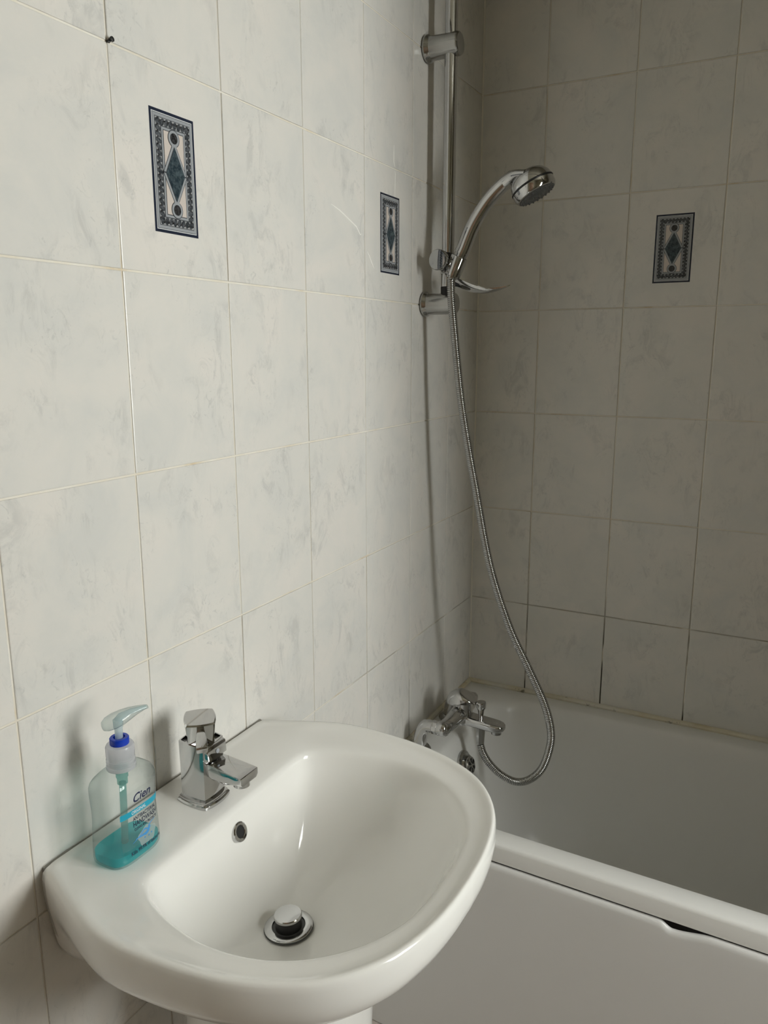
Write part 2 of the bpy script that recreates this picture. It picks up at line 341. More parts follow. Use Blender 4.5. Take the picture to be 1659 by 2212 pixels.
# printed motif on three tiles (flat print, 80 x 146 mm)
def motif_mesh():
    mb = MB(); lv = [0.0]
    names = ['d_navy', 'd_white', 'd_grey', 'd_line', 'd_cream', 'd_teal', 'd_dark', 'd_rope', 'd_pale']; ix = {n: i for i, n in enumerate(names)}
    def poly(pts, m, layer):
        mb.add([(x * 0.001, -(PROUD + 0.00012 * (1 + layer)), z * 0.001) for x, z in pts], [tuple(range(len(pts)))], ix[m])
    def rect(w, h, m, l): poly([(-w, -h), (w, -h), (w, h), (-w, h)], m, l)
    def disc(cx, cz, r, m, l, n=24): poly([(cx + r * math.cos(2 * PI * i / n), cz + r * math.sin(2 * PI * i / n)) for i in range(n)], m, l)
    def dia(w, h, m, l): poly([(0, -h), (w, 0), (0, h), (-w, 0)], m, l)
    rect(40, 73, 'd_navy', 0); rect(36.4, 69.4, 'd_white', 1); rect(35.4, 68.4, 'd_line', 2); rect(34.8, 67.8, 'd_grey', 3)
    rect(31.6, 64.2, 'd_line', 4); rect(30.8, 63.4, 'd_pale', 5)
    # twisted rope border
    def leaf(cx, cz, ang, a, b_, m='d_rope', l=6):
        n = 10; ca, sa = math.cos(ang), math.sin(ang)
        poly([(cx + a * math.cos(2 * PI * i / n) * ca - b_ * math.sin(2 * PI * i / n) * sa, cz + a * math.cos(2 * PI * i / n) * sa + b_ * math.sin(2 * PI * i / n) * ca) for i in range(n)], m, l)
    rb = random.Random(3)
    for k in range(17):
        z = -58 + 116 * k / 16
        for s in (-1, 1): leaf(s * 26.4, z, 0.55 * s + rb.uniform(-.2, .2), 5.4, 3.5, l=6 + (k % 3) * 0.12); leaf(s * 27.8, z + 3.4, -0.9 * s, 2.4, 1.0, 'd_dark', 7 + (k % 3) * 0.12)
    for k in range(8):
        x = -26 + 52 * k / 7
        for s in (-1, 1): leaf(x, s * 58.6, 1.1 + rb.uniform(-.2, .2), 5.2, 3.5, l=6.5 + (k % 3) * 0.12); leaf(x + 3.2, s * 60, 0.4, 2.3, 1.0, 'd_dark', 7.5 + (k % 3) * 0.12)
    rect(22.0, 54.4, 'd_line', 8); rect(21.0, 53.4, 'd_grey', 9); rect(18.4, 50.6, 'd_line', 10); rect(17.5, 49.7, 'd_cream', 11)
    dia(21.8, 42.2, 'd_line', 12); dia(20.9, 40.6, 'd_grey', 13)
    for s in (-1, 1): disc(0, s * 43, 10.5, 'd_line', 14); disc(0, s * 43, 9.6, 'd_grey', 15)
    poly([(-4.2, 32), (4.2, 32), (5.5, 40), (-5.5, 40)], 'd_grey', 16); poly([(-4.2, -32), (-5.5, -40), (5.5, -40), (4.2, -32)], 'd_grey', 16)
    dia(17.3, 33.5, 'd_line', 17); dia(16.7, 32.3, 'd_teal', 18)
    for s in (-1, 1): disc(0, s * 43, 6.6, 'd_line', 17); disc(0, s * 43, 6.1, 'd_dark', 18)
    for s in (-1, 1): poly([(s * 17, -0.8), (s * 22, -0.8), (s * 22, 0.8), (s * 17, 0.8)][::s], 'd_line', 19)
    me = bpy.data.meshes.new('motif'); me.from_pydata(mb.v, [], mb.f)
    for n in names: me.materials.append(M[n])
    me.polygons.foreach_set('material_index', mb.mi)
    bm = bmesh.new(); bm.from_mesh(me)
    for f in bm.faces:
        f.normal_update()
        if f.normal.y > 0: f.normal_flip()
    bm.to_mesh(me); bm.free()
    return me
mm = motif_mesh()
ROW_D = 7                                    # row between z = 1.51 and 1.76
for key in (('L', 5, ROW_D), ('L', 2, ROW_D), ('B', 2, ROW_D)):
    o = bpy.data.objects.new('motif', mm); C.objects.link(o); o.parent = tiles[key]
    o['label'] = 'printed panel with a dark diamond, two discs and a rope border'
# specular streaks painted in white on two tiles of the left wall (thin slivers standing on the glaze)
def painted_glint(key, pts, w=0.0011):
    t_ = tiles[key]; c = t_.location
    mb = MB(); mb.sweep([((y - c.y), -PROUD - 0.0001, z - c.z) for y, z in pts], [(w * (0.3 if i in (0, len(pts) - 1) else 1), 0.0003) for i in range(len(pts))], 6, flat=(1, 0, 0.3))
    o = mb.build('painted_glint', M['painted_glint'], t_); o['label'] = 'thin pale painted glint'
painted_glint(('L', 3, 7), [(-0.698, 1.6592), (-0.6677, 1.6525), (-0.6361, 1.6416), (-0.6114, 1.6331), (-0.5975, 1.6208), (-0.5930, 1.6235)])
painted_glint(('L', 2, 7), [(-0.5715, 1.5945), (-0.5635, 1.5875), (-0.5563, 1.5782), (-0.5455, 1.5666)])
painted_glint(('L', 2, 8), [(-0.4632, 1.8020), (-0.4636, 1.7870), (-0.4638, 1.7720), (-0.4595, 1.7635)])
painted_glint(('L', 2, 7), [(-0.4595, 1.7560), (-0.4575, 1.7500), (-0.4585, 1.7300), (-0.4593, 1.7088)])

# silicone beads and corner sealant
def bead(name, pts, r, m, label, n=8):
    mb = MB(); mb.sweep(pts, r, n); return struct(mb.build(name, m), label)
bead('trim_1', [(0.09 * k, -0.003, 0.5195) for k in range(21)], 0.0068, M['silicone'], 'yellowed silicone bead between bath and shaded wall')
bead('trim_2', [(0.003, -0.0 - 0.066 * k, 0.5195) for k in range(11)], 0.0068, M['silicone'], 'silicone bead between bath end and basin wall')
bead('trim_3', [(0.0005, -0.0005, 0.52 + 0.19 * k) for k in range(11)], 0.0028, M['corner'], 'pale sealant line in the tiled corner')

# black screw left in the tile joint
nail = MB(); d = Vector((1, 0.05, 0.15))
nail.lathe([(0.0014, 0.0), (0.0014, 0.006), (0.0030, 0.0075), (0.0030, 0.0090), (0.0016, 0.0098), (0.0, 0.0098)], (-0.002, -1.1785, 1.7605), d, 12)
nail.sweep([(0.002, -1.1802, 1.7585), (0.0035, -1.1770, 1.7632)], [0.0016, 0.0019], 8)
tag(nail.build('screw', M['black']), 'small black screw stub at a tile joint high on the wall', 'screw')

# ------------------------------------------------------------------ bath
BZ = 0.515; SK = 0.031                       # rim height; front edge drifts a little from the wall
def skew(p, y0=-0.66):
    w = max(0.0, min(1.0, p.y / y0)); return Vector((p.x, p.y - (SK * p.x - 0.010) * w, p.z))
def brect(x0, x1, y0, y1, r, z): return [skew(p) for p in rrect(x0, x1, y0, y1, r, z, 10)]
tub = thing('bathtub', 'white acrylic bath built in along the shaded tiled wall', 'bathtub', loc=(0, 0, 0))
b = MB(); rings = []
for x0, x1, y0, y1, r, z in ((0.30, 1.10, -0.46, -0.20, 0.08, 0.130), (0.225, 1.22, -0.52, -0.135, 0.11, 0.137), (0.195, 1.27, -0.545, -0.112, 0.12, 0.160),
        (0.175, 1.31, -0.557, -0.100, 0.12, 0.21), (0.145, 1.355, -0.578, -0.082, 0.12, 0.33), (0.118, 1.40, -0.596, -0.066, 0.12, 0.43),
        (0.103, 1.42, -0.606, -0.057, 0.12, 0.485), (0.098, 1.425, -0.609, -0.053, 0.12, 0.502), (0.091, 1.431, -0.613, -0.048, 0.12, 0.511), (0.082, 1.44, -0.618, -0.042, 0.12, BZ),
        (0.006, 1.494, -0.6500, -0.004, 0.012, BZ), (0.003, 1.497, -0.6548, -0.0035, 0.012, BZ - 0.0012), (0.002, 1.498, -0.6585, -0.003, 0.012, BZ - 0.0045), (0.002, 1.498, -0.6598, -0.003, 0.012, BZ - 0.009), (0.002, 1.498, -0.661, -0.003, 0.012, BZ - 0.037),
        (0.004, 1.496, -0.658, -0.005, 0.012, BZ - 0.038), (0.008, 1.492, -0.654, -0.006, 0.012, BZ - 0.036)):
    x1 += 0.30
    rings.append(brect(x0, x1, y0, y1, r, z))
b.loft(rings, True, False); b.build('tub', M['acrylic'], tub, smooth=50)
# overflow plate on the tap end wall
oc = Vector((0.1165, -0.318, 0.448)); oax = Vector((0.965, 0.0, 0.26)).normalized()
b = MB(); b.lathe([(0.0, -0.004), (0.034, -0.004), (0.035, 0.0), (0.034, 0.003), (0.027, 0.006), (0.025, 0.011), (0.0, 0.011)], oc, oax, 36); ov = b.build('overflow_plate', M['chrome_dull'], tub)
b = MB(); b.lathe([(0.0, 0.0), (0.021, 0.0), (0.0215, 0.005), (0.019, 0.008), (0.0, 0.009)], oc + oax * 0.011, oax, 32); b.build('overflow_knob', M['chrome_dull'], ov)
oa = Vector((0, 1, 0)); ob = oax.cross(oa)
for k in range(6):
    a = k * PI / 3 + 0.3; dd = oa * math.cos(a) + ob * math.sin(a); c0 = oc + oax * 0.0195
    b = MB(); b.sweep([c0 + dd * 0.006, c0 + dd * 0.016], [(0.0025, 0.0012), (0.0042, 0.0012)], 10, flat=dd.cross(oax)); b.build('overflow_slot', M['black'], ov)
# bath panel with a chipped top edge
def notch(x):
    a = sstep(0.612, 0.633, x); c = 1 - sstep(0.634, 0.700, x); return 0.0098 * a * (c if x > 0.634 else 1.0)
b = MB(); xs = [0.004 + 0.0105 * i for i in range(171)]; xs = [x for x in xs if x < 0.60 or x > 0.71] + [0.60 + 0.0025 * i for i in range(45)]; xs = sorted(set(round(x, 5) for x in xs))
rings = []
for x in xs:
    yf = -0.6625 - (SK * x - 0.010); zt = 0.4735 - notch(x)
    prof = [(yf - 0.003, 0.002)] + [(yf - 0.003, 0.06 + 0.38 * k / 3 + 0.0) for k in range(4)]
    prof = [p for p in prof if p[1] < zt - 0.014]
    for a in range(7):
        t = a / 6 * PI / 2; prof.append((yf - 0.003 + 0.008 * (1 - math.cos(t)), zt - 0.012 + 0.012 * math.sin(t)))
    prof += [(yf + 0.0055, zt - 0.004), (yf + 0.0035, zt - 0.010), (yf + 0.0015, zt - 0.020), (yf + 0.0015, 0.002)]
    rings.append([(x, y, z) for y, z in prof])
b.loft(rings, True, True)
b.build('side_panel', M['panel'], tub, smooth=40)['label'] = 'plain white side panel with a chipped top edge'

# unseen shower curtain added along the bath edge to shade the alcove (towards the window end)
cur = thing('shade_curtain', 'unseen pale shower curtain added to shade the bath alcove', 'curtain')
b = MB(); front, back = [], []
for i in range(169):
    t = i / 168; x = t; y = -0.640 + 0.022 * math.sin(t * 2 * PI * 14) - 0.010
    front.append((x, y, t))
rows = []
for z in [2.12, 1.8, 1.4, 1.0, 0.7, 0.53]:
    k = 1.0 + 0.25 * (2.12 - z) / 1.6
    xl = lerp(0.81, 1.13, (2.12 - z) / 1.6)             # free edge slanted back towards the hem to pass light low down
    rows.append([(lerp(xl, 1.792, t), -0.650 + (y + 0.650) * k, z) for _, y, t in front] + [(lerp(xl, 1.792, t), -0.650 + (y + 0.650) * k + 0.0015, z) for _, y, t in reversed(front)])
b.loft(rows, True, True); b.build('fabric', M['curtain'], cur, smooth=60)
b = MB(); b.sweep([(0.002, -0.650, 2.16), (0.9, -0.650, 2.16), (1.798, -0.650, 2.16)], 0.0125, 16); b.build('curtain_pole', M['chrome'], cur)
# ------------------------------------------------------------------ wash basin
SY = -1.157; SZ = 0.819                      # centre line and deck height
OUT = [(0.0, 0.214), (0.03, 0.2255), (0.06, 0.2375), (0.10, 0.2535), (0.135, 0.2635), (0.165, 0.2665), (0.20, 0.2655), (0.25, 0.2605), (0.30, 0.2505), (0.34, 0.236), (0.38, 0.2135), (0.41, 0.1845), (0.435, 0.144), (0.45, 0.097), (0.4575, 0.048), (0.4595, 0.0)]
BOWL = [(0.117, 0.0), (0.117, 0.10), (0.1175, 0.145), (0.121, 0.163), (0.130, 0.175), (0.150, 0.187), (0.185, 0.199), (0.235, 0.2075), (0.28, 0.2045), (0.32, 0.192), (0.355, 0.170), (0.39, 0.132), (0.412, 0.087), (0.4205, 0.044), (0.4225, 0.0)]
def polar(curve, cx, n=168, smooth_=True):
    """closed outline -> radius for n angles about (cx, 0)"""
    dense = curve
    if smooth_:
        s = spline([(x, h, 0) for x, h in curve], 10); dense = [(p.x, max(p.y, 0)) for p in s]
    if dense[0][0] == 0.0: dense = [(0.0, 0.0)] + dense
    full = [(x, h) for x, h in dense] + [(x, -h) for x, h in reversed(dense)]
    out = []
    for k in range(n):
        a = 2 * PI * k / n + 1e-4; dx, dy = math.cos(a), math.sin(a); best = 0
        for i in range(len(full)):
            (ax, ay), (bx, by) = full[i], full[(i + 1) % len(full)]
            ex, ey = bx - ax, by - ay; den = dx * ey - dy * ex
            if abs(den) < 1e-12: continue
            px, py = ax - cx, ay
            t = (px * ey - py * ex) / den; u = (px * dy - py * dx) / den
            if t > 0 and -1e-6 <= u <= 1 + 1e-6: best = max(best, t)
        out.append((cx + dx * best, dy * best))
    return out
CXB = 0.235
Oo = polar(OUT, CXB); Bo = polar(BOWL, CXB)
DX = 0.200                                    # drain
n = len(Oo); rings = []
def ring_bowl(s, z):      # s = 0 at the drain, 1 at the bowl edge
    r = []
    for k in range(n):
        a = 2 * PI * k / n + 1e-4
        q = s ** 1.0
        dr = (DX + 0.030 * math.cos(a), 0.030 * math.sin(a))
        zf = 0.018 * math.sin(PI * min(1, s)) * max(0.0, math.cos(a))      # the floor climbs gently towards the front
        r.append((lerp(dr[0], Bo[k][0], q), SY + lerp(dr[1], Bo[k][1], q), z + zf))
    return r
for s, z in ((0.0, 0.657), (0.08, 0.6585), (0.18, 0.661), (0.30, 0.665), (0.42, 0.6725), (0.54, 0.684), (0.65, 0.699), (0.74, 0.7160), (0.82, 0.737), (0.88, 0.758), (0.93, 0.780), (0.965, 0.796), (0.985, 0.8040), (1.0, 0.8085)):
    rings.append(ring_bowl(s, z))
for s, z in ((0.05, 0.8115), (0.12, 0.8135), (0.25, 0.8148), (0.45, 0.8160), (0.62, 0.8175), (0.72, 0.8198), (0.80, 0.8222), (0.87, 0.8232), (0.93, 0.8222), (0.965, 0.8195), (0.99, 0.8140), (1.0, 0.8060)):
    rg = []
    for k in range(n):
        # towards the wall the deck stays flat, elsewhere the rim stands a little proud
        x = lerp(Bo[k][0], Oo[k][0], s); y = lerp(Bo[k][1], Oo[k][1], s)
        wall = 1 - sstep(0.02, 0.10, Oo[k][0]); zz = z
        if wall > 0 and s < 0.93: zz = lerp(z, min(0.8195, 0.8115 + 0.02 * s if s < 0.4 else 0.8195), wall)
        rg.append((x, SY + y, zz))
    rings.append(rg)
for s, z in ((1.0, 0.797), (0.996, 0.786), (0.984, 0.774), (0.96, 0.761), (0.92, 0.747), (0.86, 0.730), (0.80, 0.713), (0.72, 0.690), (0.62, 0.668), (0.50, 0.652), (0.40, 0.643), (0.30, 0.637)):
    rg = []
    for k in range(n):
        ox, oy = Oo[k]
        wgt = sstep(0.0, 0.13, ox); sy = lerp(lerp(1.0, s, 0.16), s, wgt); sx = lerp(1.0, s, sstep(0.0, 0.30, ox))
        zz = lerp(lerp(0.805, z, 0.70), z, wgt)
        rg.append((max(ox * sx, 0.0), SY + oy * sy, zz))
    rings.append(rg)
basin = thing('wash_basin', 'white ceramic wash basin with a rounded front under the pump bottle', 'basin')
b = MB(); b.loft(rings, True, True); bo = b.build('bowl', M['ceramic'], basin, smooth=60)
# pop-up waste
dz = 0.6585
b = MB(); b.lathe([(0.0, 0.0005), (0.0300, 0.0005), (0.0325, 0.0012), (0.0325, 0.0030), (0.030, 0.0042), (0.0225, 0.0036), (0.0215, 0.0015), (0.0, 0.0012)], (DX, SY, dz + 0.0003), (-0.05, 0, 1), 48); fl = b.build('waste_flange', M['chrome'], basin)
b = MB(); b.lathe([(0.0, 0.0), (0.0328, 0.0), (0.0333, 0.0008), (0.0328, 0.0018), (0.0, 0.0018)], (DX, SY, dz + 0.0003), (-0.05, 0, 1), 48); b.build('waste_shadow_ring', M['nozzle'], fl)  # dark ring painted in for the shadow gap around the flange
b = MB(); b.lathe([(0.0, 0.001), (0.0178, 0.001), (0.0178, 0.0165), (0.0, 0.0168)], (DX, SY, dz), (-0.05, 0, 1), 40); b.build('waste_seal', M['black'], fl)
b = MB(); b.lathe([(0.0, 0.0160), (0.0180, 0.0160), (0.0188, 0.0170), (0.0188, 0.0200), (0.0178, 0.0212), (0.008, 0.0217), (0.0, 0.0218)], (DX, SY, dz), (-0.05, 0, 1), 48); b.build('waste_plug', M['chrome'], fl)
# overflow hole ring on the back wall of the bowl
oc = Vector((0.1235, SY, 0.7775)); oax = Vector((0.93, 0, 0.36)).normalized()
b = MB(); b.lathe([(0.0080, -0.004), (0.0080, 0.0015), (0.0088, 0.0024), (0.0115, 0.0028), (0.0130, 0.0018), (0.0136, 0.0), (0.0136, -0.006)], oc, oax, 40); orr = b.build('overflow_ring', M['chrome'], basin)
b = MB(); b.lathe([(0.0, 0.0006), (0.0084, 0.0006), (0.0084, -0.003), (0.0, -0.003)], oc, oax, 24); b.build('overflow_hole', M['dark'], orr)
# grimy joint along the wall
b = MB(); b.sweep([(0.002, SY - 0.211 + 0.4220 * k / 12, 0.8150 + 0.0010 * math.sin(k * 1.7)) for k in range(13)], [0.0035 + 0.0010 * math.sin(k * 2.3) for k in range(13)], 8)
b.build('caulk_joint', M['caulk'], basin)['label'] = 'grimy grey joint against the tiles'
# pedestal
b = MB()
def ped(x0, x1, hw, r, z): return rrect(x0, x1, SY - hw, SY + hw, r, z, 8)
b.loft([ped(0.05, 0.32, 0.125, 0.10, 0.0), ped(0.05, 0.32, 0.125, 0.10, 0.05), ped(0.06, 0.300, 0.106, 0.085, 0.12), ped(0.06, 0.298, 0.102, 0.08, 0.35), ped(0.06, 0.305, 0.106, 0.085, 0.55), ped(0.075, 0.308, 0.106, 0.085, 0.634)], True, True)
tag(b.build('basin_pedestal', M['ceramic'], smooth=50), 'white ceramic pedestal under the wash basin', 'pedestal')

# ------------------------------------------------------------------ basin mixer tap
TX, TY, TZ = 0.069, -1.163, 0.8168
tap = thing('basin_tap', 'chrome square mono mixer tap on the wash basin', 'tap', loc=(TX, TY, TZ))
def bowed(h, bow, z, r=0.0025, k=6):
    """square outline with slightly bowed sides, half width h at the corners"""
    out = []
    for s in range(4):
        a = s * PI / 2
        for i in range(2 * k):
            t = -1 + 2 * i / (2 * k); x, y = h + bow * (1 - t * t), t * h
            out.append((x * math.cos(a) - y * math.sin(a), x * math.sin(a) + y * math.cos(a), z))
    return out
b = MB(); b.loft([bowed(0.0245, 0.0045, 0.0), bowed(0.0248, 0.0045, 0.004), bowed(0.0235, 0.0042, 0.0062), bowed(0.0225, 0.0035, 0.0068), bowed(0.0225, 0.0035, 0.0090), bowed(0.0210, 0.003, 0.0095)], True, True); b.build('base_plate', M['chrome'], tap, smooth=30)
b = MB()
def slanted(h, bow, z, sl): return [(x, y, z - sl * x / h) for x, y, _ in bowed(h, bow, 0)]
b.loft([bowed(0.0200, 0.0022, 0.0085), bowed(0.0202, 0.0022, 0.05), slanted(0.0205, 0.0022, 0.088, 0.001), slanted(0.0185, 0.0020, 0.0884, 0.001), slanted(0.018, 0.0020, 0.084, 0.001)], True, True)
b.build('body', M['chrome'], tap, smooth=30)
# head and lever are turned towards the room
hd = Matrix.Rotation(math.radians(-47), 4, 'Z')
def T(p): return hd @ Vector(p)
b = MB()
b.loft([[T((x * 0.86, y, z + 0.0)) for x, y, z in bowed(0.0168, 0.0018, 0.078)], [T((x * 0.9, y, z)) for x, y, z in bowed(0.0172, 0.0018, 0.098)], [T((x * 1.02, y * 1.02, z - 0.10 * x)) for x, y, z in bowed(0.0182, 0.0024, 0.1165)], [T((x, y, z - 0.10 * x)) for x, y, z in bowed(0.0172, 0.0024, 0.1185)]], True, True)
b.build('head', M['chrome'], tap, smooth=30)
lev = MB(); prof = [(0.012, 0.1070), (0.026, 0.1060), (0.040, 0.1030), (0.055, 0.0985)]
lr = []
for i, (x, z) in enumerate(prof):
    w = (0.0042, 0.0055, 0.0072, 0.0072)[i]; hh = (0.004, 0.004, 0.0042, 0.0042)[i]
    lr.append([T((x, -w, z - hh)), T((x, w, z - hh)), T((x, w, z + hh)), T((x, -w, z + hh))])
lev.loft(lr, True, True); lev.build('lever', M['chrome'], tap, smooth=30, bevel=0.0012)
# spout: lip block over a flat spout
b = MB(); b.loft([[(x, y, z) for x, y, z in ((0.018, -0.0195, 0.0640), (0.018, 0.0195, 0.0640), (0.018, 0.0195, 0.0875), (0.018, -0.0195, 0.0875))], [(0.0285, -0.0185, 0.0680), (0.0285, 0.0185, 0.0680), (0.0270, 0.0185, 0.0850), (0.0270, -0.0185, 0.0850)]], True, True); lip = b.build('spout_collar', M['chrome'], tap, smooth=30, bevel=0.0015)
b = MB(); b.lathe([(0.0, 0.0), (0.0032, 0.0), (0.0032, 0.0008), (0.0, 0.001)], (0.0278, 0.0, 0.0765), (1, 0, 0.1), 20); b.build('temperature_mark', M['d_grey'], lip)
b = MB(); sp = []
for x, zt, zb, hw in ((0.018, 0.0640, 0.0440, 0.0165), (0.030, 0.0630, 0.0400, 0.0168), (0.050, 0.0610, 0.0400, 0.0172), (0.068, 0.0590, 0.0435, 0.0178), (0.080, 0.0575, 0.0450, 0.0180)):
    sp.append([(x, -hw * 0.8, zb), (x, hw * 0.8, zb), (x, hw, zb + 0.004), (x, hw, zt), (x, -hw, zt), (x, -hw, zb + 0.004)])
b.loft(sp, True, True); spo = b.build('spout', M['chrome'], tap, smooth=25, bevel=0.0010)
b = MB(); b.lathe([(0.0, 0.001), (0.0110, 0.001), (0.0110, -0.0065), (0.0095, -0.0075), (0.0, -0.0060)], (0.0665, 0, 0.0440), (0, 0, 1), 28); b.build('aerator', M['chrome'], spo)

# ------------------------------------------------------------------ soap bottle
BX, BY, BZ0 = 0.0665, -1.2985, 0.8195
bot = thing('soap_bottle', 'clear pump bottle of teal hand wash on the basin deck', 'bottle', loc=(BX, BY, BZ0))
SA, SB, SN = 0.0385, 0.0262, 3.6
def bscale(z): # waist
    return 1.0 - 0.045 * math.exp(-((z - 0.058) / 0.022) ** 2) + 0.010 * sstep(0.03, 0.0, z)
def sup(a, c, z, nn=SN, n=64):
    out = []
    for k in range(n):
        t = 2 * PI * k / n; ct, st = math.cos(t), math.sin(t)
        out.append((c * math.copysign(abs(ct) ** (2 / nn), ct), a * math.copysign(abs(st) ** (2 / nn), st), z))
    return out
def bw(z): return SA * bscale(z)
def bd(z): return SB * bscale(z)
rings = [sup(bw(0) * 0.80, bd(0) * 0.78, 0.001), sup(bw(0) * 0.93, bd(0) * 0.93, 0.0), sup(bw(0) * 0.985, bd(0) * 0.98, 0.003), ]
for z in [0.008 + 0.006 * k for k in range(15)]: rings.append(sup(bw(z), bd(z), z))
for s, z, nn in ((0.99, 0.0960, 3.6), (0.965, 0.1000, 3.4), (0.92, 0.1035, 3.0), (0.80, 0.1075, 2.6)): rings.append(sup(SA * s, SB * s, z, nn))
for a, c, z in ((0.0235, 0.0185, 0.1105), (0.0172, 0.0160, 0.1120), (0.0150, 0.0148, 0.1135), (0.0138, 0.0138, 0.116), (0.0135, 0.0135, 0.130)): rings.append(sup(a, c, z, 2.0))
b = MB(); b.loft(rings, True, False); body = b.build('bottle_body', M['bottle'], bot, smooth=70)
LV = 0.0150
b = MB(); q = 0.955
rings = [sup(bw(0) * 0.78 * q, bd(0) * 0.76 * q, 0.0022), sup(bw(0) * 0.93 * q, bd(0) * 0.92 * q, 0.0018), sup(bw(0) * 0.985 * q, bd(0) * 0.975 * q, 0.0045)] + [sup(bw(z) * q, bd(z) * q, z) for z in (0.008, 0.0115, LV)]
b.loft(rings, True, True); b.build('liquid_soap', M['liquid'], bot, smooth=50)['label'] = 'teal liquid soap filling the bottom'
b = MB(); b.lathe([(0.0145, 0.111), (0.0170, 0.1115), (0.0172, 0.116), (0.0165, 0.1165), (0.0165, 0.1195), (0.0168, 0.120), (0.0168, 0.1235), (0.0164, 0.124), (0.0164, 0.1275), (0.0166, 0.128), (0.0166, 0.1385), (0.0155, 0.1410), (0.0105, 0.1420), (0.0, 0.1420)], (0, 0, 0), n=48)
b.build('screw_cap', M['cap'], bot)
b = MB(); b.lathe([(0.0, 0.1415), (0.0108, 0.1415), (0.0112, 0.1425), (0.0112, 0.1490), (0.0104, 0.1500), (0.0068, 0.1500), (0.0066, 0.1470), (0.0, 0.1470)], n=40); b.build('collar_ring', M['blue'], bot)
b = MB(); b.lathe([(0.0, 0.146), (0.0046, 0.146), (0.0046, 0.160), (0.0056, 0.163), (0.0058, 0.172), (0.0, 0.173)], n=24); b.build('pump_stem', M['stem'], bot)
# pump head: boat-shaped actuator with a nozzle
b = MB(); hr = []; ang = math.radians(66); ca, sa = math.cos(ang), math.sin(ang)
for s, w, zb, zt in ((-0.0185, 0.002, 0.166, 0.1705), (-0.0175, 0.0075, 0.1635, 0.1735), (-0.013, 0.0115, 0.1625, 0.1770), (-0.005, 0.0130, 0.1630, 0.1800), (0.005, 0.0115, 0.1650, 0.1820), (0.014, 0.0085, 0.1685, 0.1828), (0.023, 0.0060, 0.1725, 0.1822), (0.032, 0.0045, 0.1755, 0.1808), (0.036, 0.0038, 0.1758, 0.1800)):
    ring = []
    for k in range(14):
        t = 2 * PI * k / 14; yy = w * math.cos(t); zz = lerp(zb, zt, 0.5 + 0.5 * math.sin(t))
        ring.append((s * ca - yy * sa, s * sa + yy * ca, zz))
    hr.append(ring)
b.loft(hr, True, True); ph = b.build('pump_head', M['pump'], bot, smooth=60)
b = MB(); b.sweep([(0, 0, 0.170), (0.004 * ca, 0.004 * sa, 0.1745), (0.016 * ca, 0.016 * sa, 0.1775), (0.0345 * ca, 0.0345 * sa, 0.1775)], [0.0052, 0.0048, 0.0032, 0.0024], 12); b.build('nozzle_channel', M['stem'], ph)
b = MB(); b.lathe([(0.0, 0.0905), (0.0062, 0.0905), (0.0062, 0.0985), (0.0072, 0.0990), (0.0072, 0.1010), (0.0066, 0.1015), (0.0066, 0.1040), (0.0080, 0.1045), (0.0086, 0.1120), (0.0, 0.1140)], n=24); b.build('pump_housing', M['tube'], bot)
b = MB(); b.sweep([(0, 0, 0.0915), (0.001, -0.002, 0.06), (0.002, -0.004, 0.03), (0.002, -0.006, 0.005)], 0.0042, 14); b.build('dip_tube', M['tube'], bot)
# label print on the front face (+x side)
def front_x(y, z, eps): 
    a, c = bw(z), bd(z); t = min(0.999, abs(y / a)); return c * (1 - t ** SN) ** (1 / SN) + eps
def wrap(me, eps, tilt=0.0):
    for v in me.vertices:
        y, z = v.co.x, v.co.y; v.co = Vector((front_x(y, z, eps), y, z))
def grid_patch(name, y0, y1, z0, z1, m, parent, eps, nu=14, nv=3):
    mb = MB(); vs_ = []; 
    for j in range(nv + 1):
        for i in range(nu + 1):
            y = lerp(y0, y1, i / nu); z = lerp(z0, z1, j / nv); vs_.append((front_x(y, z, eps), y, z))
    mb.add(vs_, [(j * (nu + 1) + i, j * (nu + 1) + i + 1, (j + 1) * (nu + 1) + i + 1, (j + 1) * (nu + 1) + i) for j in range(nv) for i in range(nu)])
    return mb.build(name, m, parent)
def text(body_, size, y, z, m, parent, name, width=None, shear=0.0, bold=0.0, eps=0.0004):
    cu = bpy.data.curves.new('t', 'FONT'); cu.body = body_; cu.size = size; cu.shear = shear; cu.offset = bold; cu.align_x = 'LEFT'; cu.resolution_u = 3
    to = bpy.data.objects.new('t', cu); C.objects.link(to); bpy.context.view_layer.update()
    me = bpy.data.meshes.new_from_object(to.evaluated_get(bpy.context.evaluated_depsgraph_get())); bpy.data.objects.remove(to)
    xs_ = [v.co.x for v in me.vertices]; w = max(xs_) - min(xs_); x0 = min(xs_)
    sx = width / w if width else 1.0
    for v in me.vertices: v.co = Vector((y + (v.co.x - x0) * sx, z + v.co.y, 0))
    wrap(me, eps); me.name = name; me.materials.clear(); me.materials.append(m)
    o = bpy.data.objects.new(name, me); C.objects.link(o); o.parent = parent; return o
lab = grid_patch('label', -0.0285, 0.0335, 0.020, 0.092, thin_clear('clear_label', (0.985, 0.985, 0.985), 0.12, 1.25, 0.05, (0.85, 0.86, 0.86)), bot, 0.00018, 16, 12); lab['label'] = 'printed clear front label'
text('Cien', 0.0150, -0.0095, 0.0760, M['navy_ink'], lab, 'lettering', 0.0275, shear=0.25, bold=0.00030)
grid_patch('label_stripe', -0.0280, 0.0330, 0.0605, 0.0680, M['cyan_ink'], lab, 0.00035)
text('ORIGINAL', 0.0062, -0.0130, 0.0622, M['white_ink'], lab, 'lettering', 0.0225, bold=0.0001, eps=0.0006)
text('ANTIBACTERIAL', 0.0066, -0.0115, 0.0530, M['grey_ink'], lab, 'lettering', 0.0375, bold=0.00014)
text('HANDWASH', 0.0088, -0.0115, 0.0452, M['grey_ink'], lab, 'lettering', 0.0380, bold=0.00018)
